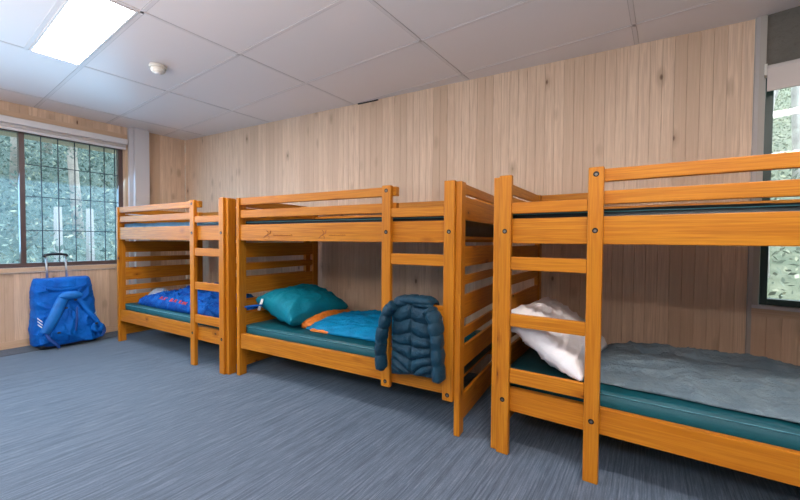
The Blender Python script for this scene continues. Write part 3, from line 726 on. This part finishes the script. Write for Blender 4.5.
# ------------------------------------------------------------------ outside
def leaves(bm_, pts, size, rnd): pass
def leaf_mesh(name, pts, size, mat, seed, parent=None):
    rs = np.random.RandomState(seed); n = len(pts); pts = np.asarray(pts)
    a = rs.normal(size=(n, 3)); a /= np.linalg.norm(a, axis=1)[:, None]; b = np.cross(a, rs.normal(size=(n, 3))); b /= np.linalg.norm(b, axis=1)[:, None]
    s = size*rs.uniform(.5, 1.4, n)[:, None]
    v = np.stack([pts-a*s, pts+b*s*.4, pts+a*s, pts-b*s*.4], 1).reshape(-1, 3).astype(np.float32)
    me = bpy.data.meshes.new(name); me.vertices.add(n*4); me.vertices.foreach_set('co', v.ravel())
    me.loops.add(n*4); me.loops.foreach_set('vertex_index', np.arange(n*4, dtype=np.int32)); me.polygons.add(n)
    me.polygons.foreach_set('loop_start', np.arange(0, n*4, 4, dtype=np.int32)); me.update(calc_edges=True)
    tint = np.repeat(rs.uniform(0, 1, n), 4)
    at = me.attributes.new('tint', 'FLOAT_VECTOR', 'POINT'); at.data.foreach_set('vector', np.stack([tint]*3, 1).astype(np.float32).ravel())
    me.materials.append(mat); return link(bpy.data.objects.new(name, me), parent)
def tree(x, y, z, h, cr, mat, label, seed, group, n=2600, size=.085, tr=.10, lean=.0, crown_from=.35):
    R = random.Random(seed); t = thing('tree', label, 'tree', (x, y, z), 0, group)
    bm = bmesh.new(); top = Vector((lean*h, R.uniform(-.2, .2), h)); P = [Vector((0, 0, -.2)), Vector((R.uniform(-.1, .1), R.uniform(-.1, .1), h*.33)), top*.66, top*.92]
    tube(bm, P, [tr, tr*.85, tr*.6, tr*.3], 10); cs = []
    for k in range(9):
        f = R.uniform(crown_from, .95); p = top*f; a = R.uniform(0, 6.28); q = p+Vector((math.cos(a)*cr*.6, math.sin(a)*cr*.6, R.uniform(.1, .7))); tube(bm, [p, (p+q)/2+Vector((0, 0, .1)), q], [tr*.35, tr*.25, tr*.1], 6); cs.append(q)
    mesh_obj('trunk', bm, bark, t, True); rs = np.random.RandomState(seed); pts = []
    cs += [top*R.uniform(crown_from, 1)+Vector((R.uniform(-.4, .4)*cr, R.uniform(-.4, .4)*cr, 0)) for _ in range(9)]
    for c in cs:
        m_ = n//len(cs); d = rs.normal(size=(m_, 3)); d /= np.linalg.norm(d, axis=1)[:, None]; pts.append(np.array(c)+d*rs.uniform(.35, 1, m_)[:, None]**.5*np.array([cr*.5, cr*.5, cr*.38]))
    leaf_mesh('foliage', np.concatenate(pts), size, mat, seed, t)
def hill(name, pos, sx, sy, slope, rise, mat, seed, axis):
    bm = bmesh.new(); n = 50; V = []
    for i in range(n+1):
        row = []
        for j in range(n+1):
            x = pos[0]+sx*i/n; y = pos[1]+sy*j/n; d = (i/n if axis == 'x-' else j/n); d = 1-d if axis == 'x-' else d
            row.append(bm.verts.new((x, y, pos[2]+rise*d**slope+.25*fb(x*.4, y*.4, seed))))
        V.append(row)
    for i in range(n):
        for j in range(n): bm.faces.new((V[i][j], V[i+1][j], V[i+1][j+1], V[i][j+1]))
    return struct(mesh_obj(name, bm, mat, None, True))
hill('ground', (-30, -10, -1.2), 24.4, 34, 1.1, 13, slope_m, 3, 'x-')
hill('ground', (-5.0, 3.6, -.6), 22, 26, 1.0, 11, grass_m, 5, 'y')
struct(boxobj('ground', -12, 10, -14, 30, -2.2, -1.6, grass_m))
# undergrowth on both slopes: nobody could count it
rs = np.random.RandomState(2); n = 110000
px = -7-22*rs.uniform(0, 1, n)**1.3; py = rs.uniform(-4, 20, n); pz = -1.2+13*np.clip((-5.6-px)/24.4, 0, 1)**1.1+rs.uniform(-.1, 1.3, n)
tag(leaf_mesh('shrubbery', np.stack([px, py, pz], 1), .055, leaf_blue, 3), 'blue green undergrowth covering the slope beyond the left window', 'shrubs', kind='stuff')
n = 45000; py = 5+20*rs.uniform(0, 1, n)**1.2; px = .2+rs.uniform(0, 1, n)*14; pz = -.6+11*np.clip((py-3.6)/26, 0, 1)+rs.uniform(-.1, .5, n)
tag(leaf_mesh('scrub', np.stack([px, py, pz], 1), .045, leaf_pale, 4), 'pale scrub and dry grass on the bank beyond the right window', 'scrub', kind='stuff')
spots = [(-9.5, 1.1, 6.5, 1.5, 'leafy tree standing closest to the left window pane without a grille'), (-11, 2.3, 7.5, 1.4, 'tall slim tree beyond the left window behind the brown mullion'),
         (-10.5, 3.8, 6.0, 1.3, 'bushy tree beyond the white posts outside the gridded window'), (-13, 3.4, 8.5, 1.6, 'tall pale trunked tree standing deep in the forest outside'),
         (-12.0, 5.3, 7.0, 1.6, 'leafy tree at the right edge of the gridded window view'), (-15, 1.6, 9.0, 2.0, 'broad tree high on the slope behind the window mullion'),
         (-16, 5.0, 9.5, 2.1, 'broad tree high on the slope behind the gridded pane'), (-14.5, 7.2, 8.0, 2.0, 'tree beyond the right hand jamb of the left window'), (-9.8, -1.0, 6.5, 1.6, 'tree outside the near end of the left window')]
for k, (x, y, h, cr, lab) in enumerate(spots):
    zg = -1.2+13*max(0, (-5.6-x)/24.4)**1.1
    tree(x, y, zg, h, cr, leaf_blue, lab, 20+k, 'forest trees beyond the left window', 14000, .042, .11, .02*(k % 3-1))
spots = [(1.75, 6.3, 4.8, .8, 'slim pale trunked tree just beyond the right window'), (2.9, 8.2, 6, 1.6, 'bushy tree on the bank beyond the right window'), (3.4, 10.5, 7, 1.8, 'tall tree further up the bank beyond the right window'), (2.3, 9.6, 6.0, 1.5, 'slender tree behind the pale trunked one outside the right window')]
for k, (x, y, h, cr, lab) in enumerate(spots):
    zg = -.6+11*max(0, (y-3.6)/26); tree(x, y, zg, h, cr, leaf_pale, lab, 50+k, 'trees beyond the right window', 7000, .038, .075, .02, .45)
# two white tapered posts outside the left window
for yy, lab in ((2.80, 'white tapered post outside the left window, left of the pair'), (3.27, 'white tapered post outside the left window, right of the pair')):
    bm = bmesh.new()
    x = -8.6
    vs = [bm.verts.new((sx*(.13 if z < 0 else .075), sy*(.06 if z < 0 else .04), z)) for z in (-1.75, 1.02) for sx, sy in ((-.4, -1), (.4, -1), (.4, 1), (-.4, 1))]
    for f in ((3, 2, 1, 0), (4, 5, 6, 7), (0, 1, 5, 4), (1, 2, 6, 5), (2, 3, 7, 6), (3, 0, 4, 7)): bm.faces.new([vs[i] for i in f])
    bmesh.ops.scale(bm, vec=(1.2, 1.0, 1), verts=bm.verts[:])
    o = mesh_obj('white_post', bm, plain('weathered white paint', (.36, .36, .37, 1), .7)); o.location = (x, yy, .64); o.rotation_euler.z = .3; tag(o, lab, 'post', 'white posts outside')
# roof eave outside the left window
o = struct(left_box('trim_9', -1.0, LT+.5, -.85, -.125, 2.26, 2.30, trim_wood))
